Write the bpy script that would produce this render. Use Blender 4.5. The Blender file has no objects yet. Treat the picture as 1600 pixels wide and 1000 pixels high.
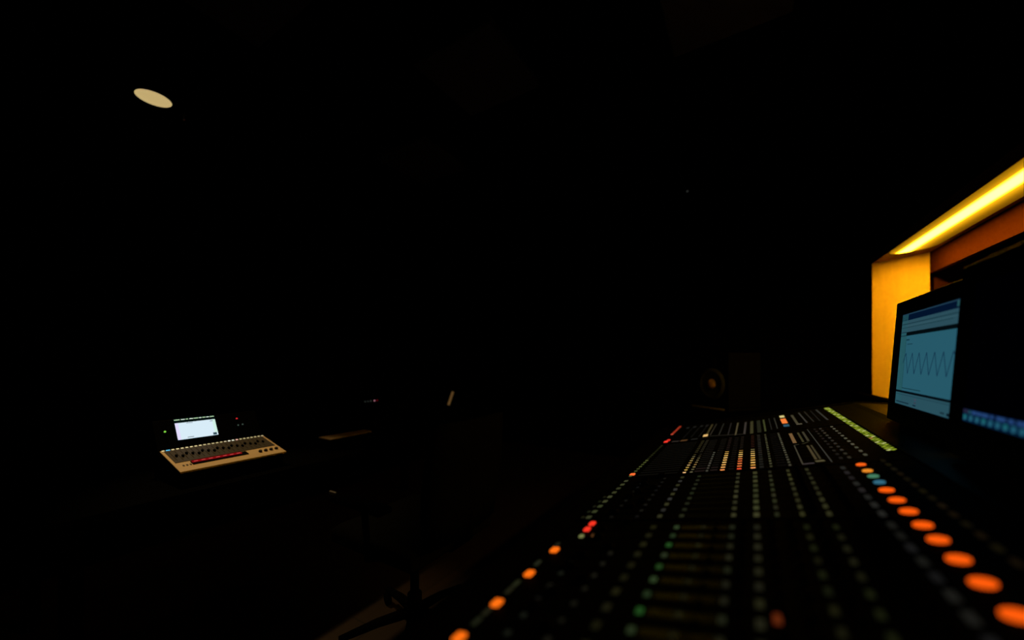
import bpy, bmesh, math, random
from mathutils import Vector, Matrix
random.seed(7)
PI = math.pi
S = bpy.context.scene
COL = S.collection

# ------------------------------------------------------------------ camera, world, exposure
EYE = 1.17                                   # eye height above the floor
cam_d = bpy.data.cameras.new('camera')
cam_d.sensor_width = 36.0
cam_d.lens = 36.0 * 600 / 1600
cam_d.shift_y = 62 / 1600                    # the photo is cropped above the optical axis
cam_d.clip_start = 0.02
cam_d.dof.use_dof = True
cam_d.dof.focus_distance = 1.6
cam_d.dof.aperture_fstop = 0.62
cam = bpy.data.objects.new('camera', cam_d)
cam.location = (0, 0, EYE)
cam.rotation_euler = (PI / 2, 0, 0)
COL.objects.link(cam)
S.camera = cam

W = bpy.data.worlds.new('world')
S.world = W
W.use_nodes = True
W.node_tree.nodes['Background'].inputs[0].default_value = (0, 0, 0, 1)
W.node_tree.nodes['Background'].inputs[1].default_value = 0.0

S.view_settings.view_transform = 'Standard'
S.view_settings.look = 'None'
S.view_settings.exposure = 0.0
S.view_settings.gamma = 1.0
S.view_settings.use_curve_mapping = False

# room axes: the desk axis runs away to the right; local x = towards the window wall, local y = along the desk
RD = -math.radians(31.9)
RA = -math.radians(30.26)                    # window wall and alcove

def spot(name, loc, target, watts, colour, angle, blend, radius):
    d = bpy.data.lights.new(name, 'SPOT')
    d.energy = watts; d.color = colour; d.spot_size = angle; d.spot_blend = blend
    d.shadow_soft_size = radius
    o = bpy.data.objects.new(name, d)
    o.location = loc
    o.rotation_euler = (Vector(target) - Vector(loc)).to_track_quat('-Z', 'Y').to_euler()
    COL.objects.link(o)
    return o
# the lamp inside the round downlight, tilted towards the small mixer on the rear desk
DL = Vector((-1.96, 2.10, 2.60))
lamp = spot('downlight_lamp', (DL.x, DL.y, DL.z - 0.03), (-1.17, 1.70, 0.74), 125, (1.0, 0.62, 0.24), math.radians(34), 0.75, 0.05)

# ------------------------------------------------------------------ materials
def mat(name, col, rough=0.6, metal=0.0, var=0.15, scale=30, spec=0.5, coat=0.0):
    m = bpy.data.materials.new(name); m.use_nodes = True
    nt = m.node_tree; b = nt.nodes['Principled BSDF']
    b.inputs['Roughness'].default_value = rough
    b.inputs['Metallic'].default_value = metal
    b.inputs['Specular IOR Level'].default_value = spec
    b.inputs['Coat Weight'].default_value = coat
    tc = nt.nodes.new('ShaderNodeTexCoord'); n = nt.nodes.new('ShaderNodeTexNoise')
    n.inputs['Scale'].default_value = scale; n.inputs['Detail'].default_value = 3
    r = nt.nodes.new('ShaderNodeValToRGB')
    r.color_ramp.elements[0].color = tuple(c * (1 - var) for c in col) + (1,)
    r.color_ramp.elements[1].color = tuple(min(1, c * (1 + var)) for c in col) + (1,)
    nt.links.new(tc.outputs['Object'], n.inputs['Vector'])
    nt.links.new(n.outputs['Fac'], r.inputs['Fac'])
    nt.links.new(r.outputs['Color'], b.inputs['Base Color'])
    return m

def wood(name, col, rough, scale, stretch, var=0.25, spec=0.3):
    m = bpy.data.materials.new(name); m.use_nodes = True
    nt = m.node_tree; b = nt.nodes['Principled BSDF']
    b.inputs['Roughness'].default_value = rough
    b.inputs['Specular IOR Level'].default_value = spec
    tc = nt.nodes.new('ShaderNodeTexCoord'); mp = nt.nodes.new('ShaderNodeMapping')
    mp.inputs['Scale'].default_value = stretch
    n = nt.nodes.new('ShaderNodeTexNoise'); n.inputs['Scale'].default_value = scale
    n.inputs['Detail'].default_value = 5; n.inputs['Distortion'].default_value = 0.6
    r = nt.nodes.new('ShaderNodeValToRGB')
    r.color_ramp.elements[0].position = 0.3; r.color_ramp.elements[1].position = 0.7
    r.color_ramp.elements[0].color = tuple(c * (1 - var) for c in col) + (1,)
    r.color_ramp.elements[1].color = tuple(c * (1 + var * .5) for c in col) + (1,)
    nt.links.new(tc.outputs['Object'], mp.inputs['Vector']); nt.links.new(mp.outputs['Vector'], n.inputs['Vector'])
    nt.links.new(n.outputs['Fac'], r.inputs['Fac']); nt.links.new(r.outputs['Color'], b.inputs['Base Color'])
    return m

def planks(name, c1, c2, rough):
    m = bpy.data.materials.new(name); m.use_nodes = True
    nt = m.node_tree; b = nt.nodes['Principled BSDF']
    b.inputs['Roughness'].default_value = rough; b.inputs['Specular IOR Level'].default_value = 0.2
    tc = nt.nodes.new('ShaderNodeTexCoord'); mp = nt.nodes.new('ShaderNodeMapping')
    mp.inputs['Rotation'].default_value = (0, 0, PI / 2)
    br = nt.nodes.new('ShaderNodeTexBrick')
    br.inputs['Color1'].default_value = c1 + (1,); br.inputs['Color2'].default_value = c2 + (1,)
    br.inputs['Mortar'].default_value = (0.002, 0.001, 0.0005, 1)
    br.inputs['Scale'].default_value = 1.0; br.inputs['Mortar Size'].default_value = 0.004
    br.inputs['Brick Width'].default_value = 1.1; br.inputs['Row Height'].default_value = 0.14
    nt.links.new(tc.outputs['Object'], mp.inputs['Vector']); nt.links.new(mp.outputs['Vector'], br.inputs['Vector'])
    nt.links.new(br.outputs['Color'], b.inputs['Base Color'])
    return m

def srgb(*c):
    return tuple(((x / 255) / 12.92 if x / 255 <= 0.04045 else ((x / 255 + 0.055) / 1.055) ** 2.4) for x in c)

GLOW = {}
def glow(rgb, k=1.0, name=None):
    """a lamp, LED or lit screen colour, as the eye sees it at exposure 0"""
    key = (rgb, k)
    if key in GLOW: return GLOW[key]
    m = bpy.data.materials.new(name or 'lit_%d_%d_%d' % rgb); m.use_nodes = True
    b = m.node_tree.nodes['Principled BSDF']
    b.inputs['Base Color'].default_value = (0.004, 0.004, 0.004, 1)
    b.inputs['Specular IOR Level'].default_value = 0.0
    b.inputs['Roughness'].default_value = 0.6
    b.inputs['Emission Color'].default_value = srgb(*rgb) + (1,)
    b.inputs['Emission Strength'].default_value = k
    GLOW[key] = m
    return m

M = dict(
    panel=mat('black_panel_paint', (0.0014, 0.0018, 0.0020), 0.6, spec=0.012),
    chassis=mat('black_chassis_paint', (0.0010, 0.0010, 0.0010), 0.6, spec=0.01),
    ledge=mat('charcoal_ledge_paint', (0.0020, 0.0026, 0.0030), 0.42, spec=0.055, scale=8),
    leather=mat('black_leather', (0.0012, 0.0012, 0.0012), 0.8, spec=0.005, scale=120),
    knob=mat('black_knob_plastic', (0.0015, 0.0015, 0.0015), 0.7, spec=0.01),
    slotm=mat('black_slot', (0.002, 0.002, 0.002), 0.9, spec=0),
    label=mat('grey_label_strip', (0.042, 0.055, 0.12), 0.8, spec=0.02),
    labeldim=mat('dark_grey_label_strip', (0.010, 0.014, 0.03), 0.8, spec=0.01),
    paleline=mat('pale_printed_line', (0.3, 0.3, 0.27), 0.7, spec=0.1),
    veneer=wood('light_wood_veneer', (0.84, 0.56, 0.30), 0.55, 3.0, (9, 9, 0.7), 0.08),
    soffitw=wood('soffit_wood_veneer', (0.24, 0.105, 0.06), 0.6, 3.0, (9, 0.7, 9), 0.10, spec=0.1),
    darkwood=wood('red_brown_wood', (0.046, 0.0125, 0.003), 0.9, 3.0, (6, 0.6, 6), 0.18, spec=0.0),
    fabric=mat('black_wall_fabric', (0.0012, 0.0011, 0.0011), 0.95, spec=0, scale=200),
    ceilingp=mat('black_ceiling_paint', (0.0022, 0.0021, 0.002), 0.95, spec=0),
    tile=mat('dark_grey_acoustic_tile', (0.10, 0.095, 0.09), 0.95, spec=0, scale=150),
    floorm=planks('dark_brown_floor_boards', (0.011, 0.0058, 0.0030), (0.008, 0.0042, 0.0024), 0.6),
    deskm=mat('black_desk_laminate', (0.0005, 0.0005, 0.0005), 0.8, spec=0.004),
    beige=mat('beige_metal_panel', (0.42, 0.33, 0.20), 0.6, spec=0.2, var=0.06),
    beigedark=mat('dim_beige_metal', (0.20, 0.15, 0.09), 0.6, spec=0.2, var=0.06),
    darkkey=mat('dark_grey_keys', (0.03, 0.028, 0.024), 0.6, spec=0.1),
    redkey=mat('red_label_plastic', (0.35, 0.012, 0.012), 0.5, spec=0.2),
    bezel=mat('black_bezel_plastic', (0.0010, 0.0010, 0.0010), 0.6, spec=0.01),
    chrome=mat('brushed_steel', (0.5, 0.5, 0.5), 0.3, metal=1.0, var=0.05),
    dullmetal=mat('dull_dark_steel', (0.10, 0.10, 0.10), 0.45, metal=0.6),
    cabinet=mat('black_speaker_cabinet', (0.0016, 0.0016, 0.0016), 0.7, spec=0.01),
    cone=mat('dark_paper_cone', (0.02, 0.024, 0.026), 0.7, spec=0.1),
    surround=mat('rubber_surround', (0.03, 0.035, 0.04), 0.5, spec=0.2),
    dustcap=mat('brown_dust_cap', (0.34, 0.20, 0.12), 0.55, spec=0.3),
    chairf=mat('black_chair_fabric', (0.003, 0.003, 0.003), 0.95, spec=0, scale=200),
    white=mat('off_white_plastic', (0.6, 0.58, 0.54), 0.5),
)
glassm = bpy.data.materials.new('dark_window_glass'); glassm.use_nodes = True
_b = glassm.node_tree.nodes['Principled BSDF']
_b.inputs['Transmission Weight'].default_value = 1.0
_b.inputs['Roughness'].default_value = 0.0
_b.inputs['IOR'].default_value = 1.12
_b.inputs['Base Color'].default_value = (0.8, 0.85, 0.85, 1)

# ------------------------------------------------------------------ mesh helpers
class MB:
    def __init__(s): s.v = []; s.f = []; s.m = []; s.smooth = []
    def add(s, vs, fs, mi=0, smooth=False):
        k = len(s.v); s.v += [tuple(x) for x in vs]
        for f in fs: s.f.append([i + k for i in f]); s.m.append(mi); s.smooth.append(smooth)
        return s
    def frame_box(s, o, ax, ay, az, sx, sy, sz, mi=0, bev=0.0):
        """box centred at o, half sizes along three unit vectors; chamfered upper edges when bev > 0"""
        o, ax, ay, az = map(Vector, (o, ax, ay, az)); vs = []
        if bev:
            lv = [(-1, 1, 1), (1 - bev / sz, 1, 1), (1, 1 - bev / sx, 1 - bev / sy)]
            rings = [(-1, 1 , 1), (1 - min(bev / sz, .9), 1, 1), (1, 1 - min(bev / sx, .9), 1 - min(bev / sy, .9))]
            for (z, kx, ky) in rings:
                for (a, b) in ((-1, -1), (1, -1), (1, 1), (-1, 1)):
                    vs.append(o + ax * a * sx * kx + ay * b * sy * ky + az * z * sz)
            fs = [[3, 2, 1, 0], [8, 9, 10, 11]]
            for r in (0, 4):
                for i in range(4): fs.append([r + i, r + (i + 1) % 4, r + 4 + (i + 1) % 4, r + 4 + i])
            return s.add(vs, fs, mi)
        for z in (-1, 1):
            for (a, b) in ((-1, -1), (1, -1), (1, 1), (-1, 1)):
                vs.append(o + ax * a * sx + ay * b * sy + az * z * sz)
        return s.add(vs, [[3, 2, 1, 0], [4, 5, 6, 7], [0, 1, 5, 4], [1, 2, 6, 5], [2, 3, 7, 6], [3, 0, 4, 7]], mi)
    def box(s, x0, x1, y0, y1, z0, z1, mi=0, bev=0.0):
        return s.frame_box(((x0 + x1) / 2, (y0 + y1) / 2, (z0 + z1) / 2), (1, 0, 0), (0, 1, 0), (0, 0, 1),
                           (x1 - x0) / 2, (y1 - y0) / 2, (z1 - z0) / 2, mi, bev)
    def lathe(s, o, axis, prof, n=24, mi=0, smooth=True, cap0=True, cap1=True):
        """profile [(radius, height)] turned about an axis"""
        az = Vector(axis).normalized(); ax = az.orthogonal().normalized(); ay = az.cross(ax); o = Vector(o)
        vs = []; fs = []
        for (r, h) in prof:
            for i in range(n):
                a = 2 * PI * i / n
                vs.append(o + az * h + ax * r * math.cos(a) + ay * r * math.sin(a))
        for k in range(len(prof) - 1):
            for i in range(n):
                j = (i + 1) % n
                fs.append([k * n + i, k * n + j, (k + 1) * n + j, (k + 1) * n + i])
        s.add(vs, fs, mi, smooth)
        k = len(s.v) - len(vs)
        if cap0: s.f.append([k + i for i in reversed(range(n))]); s.m.append(mi); s.smooth.append(False)
        if cap1: s.f.append([k + (len(prof) - 1) * n + i for i in range(n)]); s.m.append(mi); s.smooth.append(False)
        return s
    def tube(s, pts, r, n=10, mi=0):
        pts = [Vector(p) for p in pts]; vs = []; fs = []
        up = None
        for k, p in enumerate(pts):
            t = (pts[min(k + 1, len(pts) - 1)] - pts[max(k - 1, 0)]).normalized()
            ax = t.orthogonal().normalized() if up is None else (up - t * up.dot(t)).normalized()
            up = ax; ay = t.cross(ax)
            rr = r[k] if isinstance(r, (list, tuple)) else r
            for i in range(n):
                a = 2 * PI * i / n; vs.append(p + ax * rr * math.cos(a) + ay * rr * math.sin(a))
        for k in range(len(pts) - 1):
            for i in range(n):
                j = (i + 1) % n; fs.append([k * n + i, k * n + j, (k + 1) * n + j, (k + 1) * n + i])
        s.add(vs, fs, mi, True)
        k0 = len(s.v) - len(vs); L = (len(pts) - 1) * n
        s.f.append([k0 + i for i in reversed(range(n))]); s.m.append(mi); s.smooth.append(False)
        s.f.append([k0 + L + i for i in range(n)]); s.m.append(mi); s.smooth.append(False)
        return s
    def prism(s, prof, y0, y1, mi=0):
        """closed (x, z) outline swept along y"""
        n = len(prof)
        vs = [(x, y0, z) for x, z in prof] + [(x, y1, z) for x, z in prof]
        fs = [[i, (i + 1) % n, n + (i + 1) % n, n + i] for i in range(n)] + [list(reversed(range(n))), [n + i for i in range(n)]]
        return s.add(vs, fs, mi)
    def mesh(s, name, mats):
        me = bpy.data.meshes.new(name); me.from_pydata(s.v, [], s.f)
        for m in (mats if isinstance(mats, (list, tuple)) else [mats]): me.materials.append(m)
        for p, mi, sm in zip(me.polygons, s.m, s.smooth): p.material_index = mi; p.use_smooth = sm
        bm = bmesh.new(); bm.from_mesh(me); bmesh.ops.recalc_face_normals(bm, faces=bm.faces); bm.to_mesh(me); bm.free()
        me.update(); return me
    def build(s, name, mats, parent=None, loc=(0, 0, 0), rot=(0, 0, 0)):
        o = bpy.data.objects.new(name, s.mesh(name, mats)); COL.objects.link(o)
        o.location = loc; o.rotation_euler = rot; o.parent = parent
        return o

def bevel(o, w, seg=2):
    md = o.modifiers.new('bevel', 'BEVEL'); md.width = w; md.segments = seg; md.limit_method = 'ANGLE'
    return o

def place(name, me, parent, loc, rot=(0, 0, 0), label=None):
    o = bpy.data.objects.new(name, me); COL.objects.link(o); o.parent = parent
    o.location = loc; o.rotation_euler = rot
    if label: o['label'] = label
    return o

def thing(name, label, cat, loc, rz, group=None):
    o = bpy.data.objects.new(name, None); COL.objects.link(o)
    o.empty_display_size = 0.05; o.location = loc; o.rotation_euler = (0, 0, rz)
    tag(o, label, cat, group); return o

def tag(o, label, cat, group=None):
    o['label'] = label; o['category'] = cat
    if group: o['group'] = group
    return o

def structure(o, label=None):
    o['kind'] = 'structure'
    if label: o['label'] = label
    return o

def world(u, v, z, r=RD):
    c, s_ = math.cos(r), math.sin(r)
    return Vector((v * c - u * s_, v * s_ + u * c, z))

# ------------------------------------------------------------------ the room
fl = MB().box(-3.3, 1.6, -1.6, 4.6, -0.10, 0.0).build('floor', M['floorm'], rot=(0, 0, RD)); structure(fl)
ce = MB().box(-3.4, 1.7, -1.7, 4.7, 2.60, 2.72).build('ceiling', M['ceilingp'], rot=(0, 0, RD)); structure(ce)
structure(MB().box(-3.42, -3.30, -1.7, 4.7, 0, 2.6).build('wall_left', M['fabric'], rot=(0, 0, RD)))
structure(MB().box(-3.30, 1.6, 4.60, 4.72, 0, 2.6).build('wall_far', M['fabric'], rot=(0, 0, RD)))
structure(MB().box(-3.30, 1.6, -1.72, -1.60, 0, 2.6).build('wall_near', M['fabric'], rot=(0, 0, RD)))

# window wall with a lit alcove: opening along y from YN to YF, from the sill up to the sloping soffit
YN, YF = 0.55, 3.49
SILL = 0.86
ZL, ZB = EYE + 0.653, EYE + 0.674            # soffit at the lip and at the back
wr = MB()
wr.box(0.80, 1.40, -1.9, YN, 0, 2.6)
wr.prism([(0.80, 0), (1.40, 0), (1.40, 2.6), (0.80, 2.6)], YF + 0.02, 5.0)
wr.box(0.80, 1.40, YN, YF + 0.02, 0, SILL - 0.03)
wr.box(0.80, 1.40, YN, YF + 0.02, ZB + 0.03, 2.6)
structure(wr.build('wall_right', M['fabric'], rot=(0, 0, RA)))
# soffit board carrying the cove lamp
sf = MB()
sf.add([(0.80, YN, ZL), (0.80, YF, ZL), (1.05, YF - 0.09, ZB), (1.05, YN, ZB),
        (0.80, YN, ZB + 0.03), (0.80, YF + .02, ZB + 0.03), (1.05, YF + .02, ZB + 0.03), (1.05, YN, ZB + 0.03)],
       [[0, 1, 2, 3], [7, 6, 5, 4], [0, 4, 5, 1], [1, 5, 6, 2], [2, 6, 7, 3], [3, 7, 4, 0]])
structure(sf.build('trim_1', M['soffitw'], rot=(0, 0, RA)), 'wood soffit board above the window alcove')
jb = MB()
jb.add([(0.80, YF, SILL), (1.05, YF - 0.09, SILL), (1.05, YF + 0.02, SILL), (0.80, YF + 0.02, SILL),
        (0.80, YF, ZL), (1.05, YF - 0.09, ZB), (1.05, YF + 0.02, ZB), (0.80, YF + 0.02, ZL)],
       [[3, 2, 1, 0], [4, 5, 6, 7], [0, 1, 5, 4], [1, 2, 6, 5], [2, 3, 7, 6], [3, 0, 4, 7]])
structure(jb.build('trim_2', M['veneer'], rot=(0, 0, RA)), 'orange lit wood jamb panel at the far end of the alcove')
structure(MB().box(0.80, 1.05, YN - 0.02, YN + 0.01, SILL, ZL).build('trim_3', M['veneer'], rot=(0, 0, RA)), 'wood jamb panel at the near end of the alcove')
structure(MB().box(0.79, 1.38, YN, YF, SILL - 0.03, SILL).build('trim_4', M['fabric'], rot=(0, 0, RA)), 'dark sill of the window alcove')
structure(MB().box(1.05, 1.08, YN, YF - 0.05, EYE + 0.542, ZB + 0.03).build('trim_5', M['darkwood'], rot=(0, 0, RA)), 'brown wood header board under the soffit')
win = MB()
FW = EYE + 0.655
win.box(1.08, 1.38, YF - 0.055, YF + 0.02, SILL, ZB)
win.box(1.30, 1.36, YN, YF - 0.05, SILL, SILL + 0.05)
win.box(1.30, 1.36, YN, YF - 0.05, FW, ZB)
win.box(1.30, 1.36, YN, YN + 0.05, SILL, FW)
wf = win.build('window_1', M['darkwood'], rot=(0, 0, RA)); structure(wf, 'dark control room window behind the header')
g = MB().add([(1.345, YN + .05, SILL + .05), (1.345, YF - .06, SILL + .05), (1.305, YF - .06, FW), (1.305, YN + .05, FW),
              (1.354, YN + .05, SILL + .05), (1.354, YF - .06, SILL + .05), (1.314, YF - .06, FW), (1.314, YN + .05, FW)],
             [[0, 1, 2, 3], [7, 6, 5, 4], [0, 4, 5, 1], [1, 5, 6, 2], [2, 6, 7, 3], [3, 7, 4, 0]])
g.build('window_pane', glassm, wf)

structure(MB().box(0.745, 0.80, YN - 2.0, 4.45, 0.895, 0.934).build('trim_6', M['fabric'], rot=(0, 0, RA)), 'dark rail along the window wall')
# cove lamp: a batten on the soffit
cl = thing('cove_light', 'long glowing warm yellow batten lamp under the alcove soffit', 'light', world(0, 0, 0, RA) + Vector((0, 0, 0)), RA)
LY0, LY1, LX = 0.80, 3.245, 0.912
slope = (ZB - ZL) / 0.25
zc = ZL + slope * (LX - 0.80)
MB().box(LX - 0.012, LX + 0.012, LY0 - 0.01, LY1 + 0.01, zc - 0.002, zc + 0.012).build('mounting_channel', M['white'], cl)
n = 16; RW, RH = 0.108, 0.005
# wide lamp strip, slightly bulged; the soffit's lit glow is painted into its emission
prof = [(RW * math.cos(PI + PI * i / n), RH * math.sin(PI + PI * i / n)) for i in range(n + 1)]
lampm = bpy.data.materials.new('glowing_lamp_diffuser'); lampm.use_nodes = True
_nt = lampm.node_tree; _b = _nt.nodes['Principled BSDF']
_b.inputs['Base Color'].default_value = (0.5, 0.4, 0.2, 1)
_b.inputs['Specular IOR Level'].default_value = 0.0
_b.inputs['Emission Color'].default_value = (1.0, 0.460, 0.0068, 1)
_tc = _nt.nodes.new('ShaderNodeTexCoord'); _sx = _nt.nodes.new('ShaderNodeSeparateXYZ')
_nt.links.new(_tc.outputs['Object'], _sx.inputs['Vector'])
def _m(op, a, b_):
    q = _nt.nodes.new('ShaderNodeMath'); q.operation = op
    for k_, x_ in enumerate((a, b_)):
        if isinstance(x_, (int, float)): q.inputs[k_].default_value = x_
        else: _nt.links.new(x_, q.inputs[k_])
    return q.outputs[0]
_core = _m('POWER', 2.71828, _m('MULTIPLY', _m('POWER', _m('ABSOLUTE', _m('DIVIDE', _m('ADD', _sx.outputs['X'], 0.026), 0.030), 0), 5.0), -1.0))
_halo = _m('POWER', 2.71828, _m('MULTIPLY', _m('POWER', _m('ABSOLUTE', _m('DIVIDE', _m('ADD', _sx.outputs['X'], 0.018), 0.058), 0), 2.0), -1.0))  # light spread on the soffit around the lamp, put in as emission
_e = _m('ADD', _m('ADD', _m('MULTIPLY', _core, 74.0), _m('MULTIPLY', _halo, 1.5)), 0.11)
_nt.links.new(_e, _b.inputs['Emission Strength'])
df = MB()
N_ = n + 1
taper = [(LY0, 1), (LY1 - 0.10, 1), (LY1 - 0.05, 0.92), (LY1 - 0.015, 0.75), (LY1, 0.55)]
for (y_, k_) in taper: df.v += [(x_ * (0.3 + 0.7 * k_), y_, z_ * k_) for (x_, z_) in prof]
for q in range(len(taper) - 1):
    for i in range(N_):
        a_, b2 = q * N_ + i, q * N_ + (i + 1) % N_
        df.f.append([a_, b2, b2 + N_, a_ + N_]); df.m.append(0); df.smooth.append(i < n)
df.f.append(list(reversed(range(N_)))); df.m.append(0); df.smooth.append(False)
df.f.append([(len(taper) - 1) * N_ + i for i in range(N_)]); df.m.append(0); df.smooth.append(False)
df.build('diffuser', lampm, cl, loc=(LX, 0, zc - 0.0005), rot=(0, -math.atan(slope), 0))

# ceiling tiles (square acoustic panels just under the black ceiling)
tm = MB().box(-0.225, 0.225, -0.225, 0.225, -0.03, 0.0, bev=0)
tme = MB()
tme.frame_box((0, 0, -0.015), (1, 0, 0), (0, -1, 0), (0, 0, -1), 0.225, 0.225, 0.015, bev=0.006)
tmesh = tme.mesh('ceiling_panel', M['tile'])
TILES = [(1.53, -1.145, 'square ceiling tile seen left of the top centre'),
         (1.69, -0.08, 'square ceiling tile cut by the top edge, nearest the window alcove'),
         (0.64, -1.66, 'square ceiling tile cut by the top edge, nearest the round downlight'),
         (2.0, -2.0, 'faint square ceiling tile farthest from the window alcove')]
for (u, v, lab) in TILES:
    t = place('ceiling_panel', tmesh, None, world(u, v, 2.60), (0, 0, RD)); tag(t, lab, 'ceiling tile', 'square ceiling tiles')

# ------------------------------------------------------------------ ceiling fittings
d = thing('downlight', 'round glowing downlight in the dark ceiling', 'light', (DL.x, DL.y, 2.60), 0)
MB().lathe((0, 0, 0), (0, 0, -1), [(0.076, -0.002), (0.076, 0.002), (0.086, 0.003), (0.092, 0.001), (0.092, -0.002)], 40, cap0=False, cap1=False).build('trim_ring', M['fabric'], d)
MB().lathe((0, 0, 0), (0, 0, -1), [(0.0765, 0.0), (0.0765, 0.0015), (0.070, 0.003)], 40, cap0=False).build('lamp_lens', glow((192, 168, 112)), d)
lamp.parent = d; lamp.matrix_parent_inverse = Matrix.Translation(-d.location)
sm = thing('sprinkler_head', 'tiny sprinkler head on the ceiling beside the downlight', 'sprinkler', (-1.92, 2.25, 2.60), 0)
MB().lathe((0, 0, 0), (0, 0, -1), [(0.022, 0), (0.022, 0.003), (0.008, 0.006), (0.007, 0.018), (0.003, 0.022), (0.002, 0.030)], 16).build('body', M['dullmetal'], sm)
MB().lathe((0, 0, 0), (0, 0, -1), [(0.009, 0.030), (0.009, 0.032)], 16).build('deflector', M['chrome'], sm)
MB().box(-0.002, 0.002, -0.002, 0.002, -0.030, -0.008).build('heat_bulb', glow((110, 50, 40)), sm)  # emission stands in for the light this fitting catches
sd = thing('smoke_detector', 'small dark smoke detector with a faint lamp above the far speaker', 'detector', (1.474, 3.237, 2.60), 0)
MB().lathe((0, 0, 0), (0, 0, -1), [(0.05, 0), (0.05, 0.015), (0.035, 0.035), (0.02, 0.038)], 24).build('housing', M['fabric'], sd)
MB().lathe((-0.012, -0.037, -0.026), (-0.3, -0.8, -0.5), [(0.006, 0), (0.004, 0.005)], 10).build('indicator', glow((60, 62, 60)), sd)

# ------------------------------------------------------------------ mixing console
CU = 1.25
con = thing('mixing_console', 'large black mixing console with rows of glowing buttons running away', 'mixing console', world(CU, 0, 0), RD)
SL = 0.231
AN = math.atan(SL)
def zs(v): return 0.715 + SL * (v + 0.40)
U0, U1 = -0.30, 2.845
body = MB()
body.prism([(-0.425, zs(-0.425) - 0.012), (0.475, zs(0.475) - 0.012), (0.50, 0.925), (0.655, 0.925), (0.655, 0.70), (0.45, 0.62), (-0.36, 0.60), (-0.425, 0.64)], U0 - CU, U1 - CU)
bevel(body.build('chassis', M['chassis'], con), 0.006)
led = MB()
led.prism([(0.385, zs(0.385) - 0.002), (0.473, zs(0.473) - 0.002), (0.50, 0.9255), (0.655, 0.9255), (0.655, 0.9285), (0.499, 0.9285), (0.472, zs(0.472) + 0.003), (0.385, zs(0.385) + 0.003)], U0 - CU, U1 - CU)
led.build('rear_ledge', M['ledge'], con)
ar = MB()
arp = []
for i in range(13):
    a = PI * (0.0 + i / 12 * 1.0) + PI / 2
    arp.append((-0.485 + 0.055 * math.cos(a) * 1.0, 0.668 + 0.032 * math.sin(a)))
arp += [(-0.43, 0.636), (-0.43, 0.700)]
o = ar.prism(arp, U0 - CU, U1 - CU).build('arm_rest', M['leather'], con)
for (a, b) in ((U0 - 0.03, U0), (U1, U1 + 0.03)):
    sp = MB().prism([(-0.50, 0.62), (-0.50, 0.700), (-0.42, zs(-0.42) + 0.012), (0.48, zs(0.48) + 0.012), (0.52, 0.934), (0.657, 0.934), (0.657, 0.55), (0.1, 0.55)], a - CU, b - CU)
    bevel(sp.build('side_panel', M['chassis'], con), 0.005)
for uc in (0.15, 2.40):
    pd = MB().box(-0.25, 0.55, uc - 0.06 - CU, uc + 0.06 - CU, 0.03, 0.62)
    pd.box(-0.33, 0.62, uc - 0.09 - CU, uc + 0.09 - CU, 0.0, 0.03)
    bevel(pd.build('pedestal', M['chassis'], con), 0.005)

T = Vector((math.cos(AN), 0, math.sin(AN))); N = Vector((-math.sin(AN), 0, math.cos(AN))); YV = Vector((0, 1, 0))
def on(v, u, h=0.0):
    """point of the raked panel, in the console's own frame"""
    return Vector((v, u - CU, zs(v))) + N * h
def pbox(mb, v, u, dv, du, h0, h1, mi=0, bev=0.0):
    return mb.frame_box(on(v, u, (h0 + h1) / 2), T, YV, N, dv / 2, du / 2, (h1 - h0) / 2, mi, bev)
ROT = (0, -AN, 0)

GAPS = [(-0.29, 0.475), (0.487, 1.020), (1.034, 1.478), (1.492, 2.19), (2.204, 2.84)]
bays = []
for (a, b) in GAPS:
    m_ = MB(); pbox(m_, -0.022, (a + b) / 2, 0.80 / math.cos(AN), b - a, -0.010, 0.0)
    # engraved strip lines along each channel
    k = int((b - a) / 0.0505); st = (b - a) / k
    for i in range(1, k):
        pbox(m_, -0.04, a + i * st, 0.70, 0.0012, 0.0, 0.0006, 1)
    bays.append(m_.build('module_panel', [M['panel'], M['slotm']], con))
def bay_of(u):
    for i, (a, b) in enumerate(GAPS):
        if u <= b + 0.007: return bays[i]
    return bays[-1]

# -- unit shapes, built at the panel surface
def key_mesh(name, w, l, h, m_, bev=0.0012):
    return MB().frame_box((0, 0, h / 2), (1, 0, 0), (0, 1, 0), (0, 0, 1), w / 2, l / 2, h / 2, bev=bev).mesh(name, m_)
def round_mesh(name, r, h, m_, n=16):
    return MB().lathe((0, 0, 0), (0, 0, 1), [(r, 0), (r, h * 0.7), (r * 0.8, h)], n, cap0=False).mesh(name, m_)
def put(name, me, v, u, label=None, h=0.0):
    return place(name, me, bay_of(u), on(v, u, h), ROT, label)

# the big orange buttons along the back
ob = round_mesh('orange_button', 0.0135, 0.004, glow((255, 92, 12), 1.05), 24)
ring = MB().lathe((0, 0, 0), (0, 0, 1), [(0.0138, 0.0), (0.0138, 0.005), (0.0165, 0.005), (0.018, 0.0)], 24, cap0=False, cap1=False).mesh('button_collar', M['knob'])
BT = [0.548, 0.622, 0.696, 0.773, 0.845, 0.919, 0.986, 1.060, 1.132, 1.206]
sizes = {}
for u in BT: put('illuminated_button', ob, 0.265, u, 'round glowing orange button')
small = lambda rgb, nm: round_mesh(nm, 0.0112, 0.004, glow(rgb, 1.0), 20)
for u, rgb, lab in ((1.272, (52, 108, 132), 'round glowing blue button'), (1.329, (70, 128, 98), 'round glowing green button'),
                    (1.386, (235, 140, 40), 'round glowing amber button'), (1.458, (255, 98, 22), 'round glowing orange button')):
    put('illuminated_button', small(rgb, 'lit_button'), 0.267, u, lab)
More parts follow.
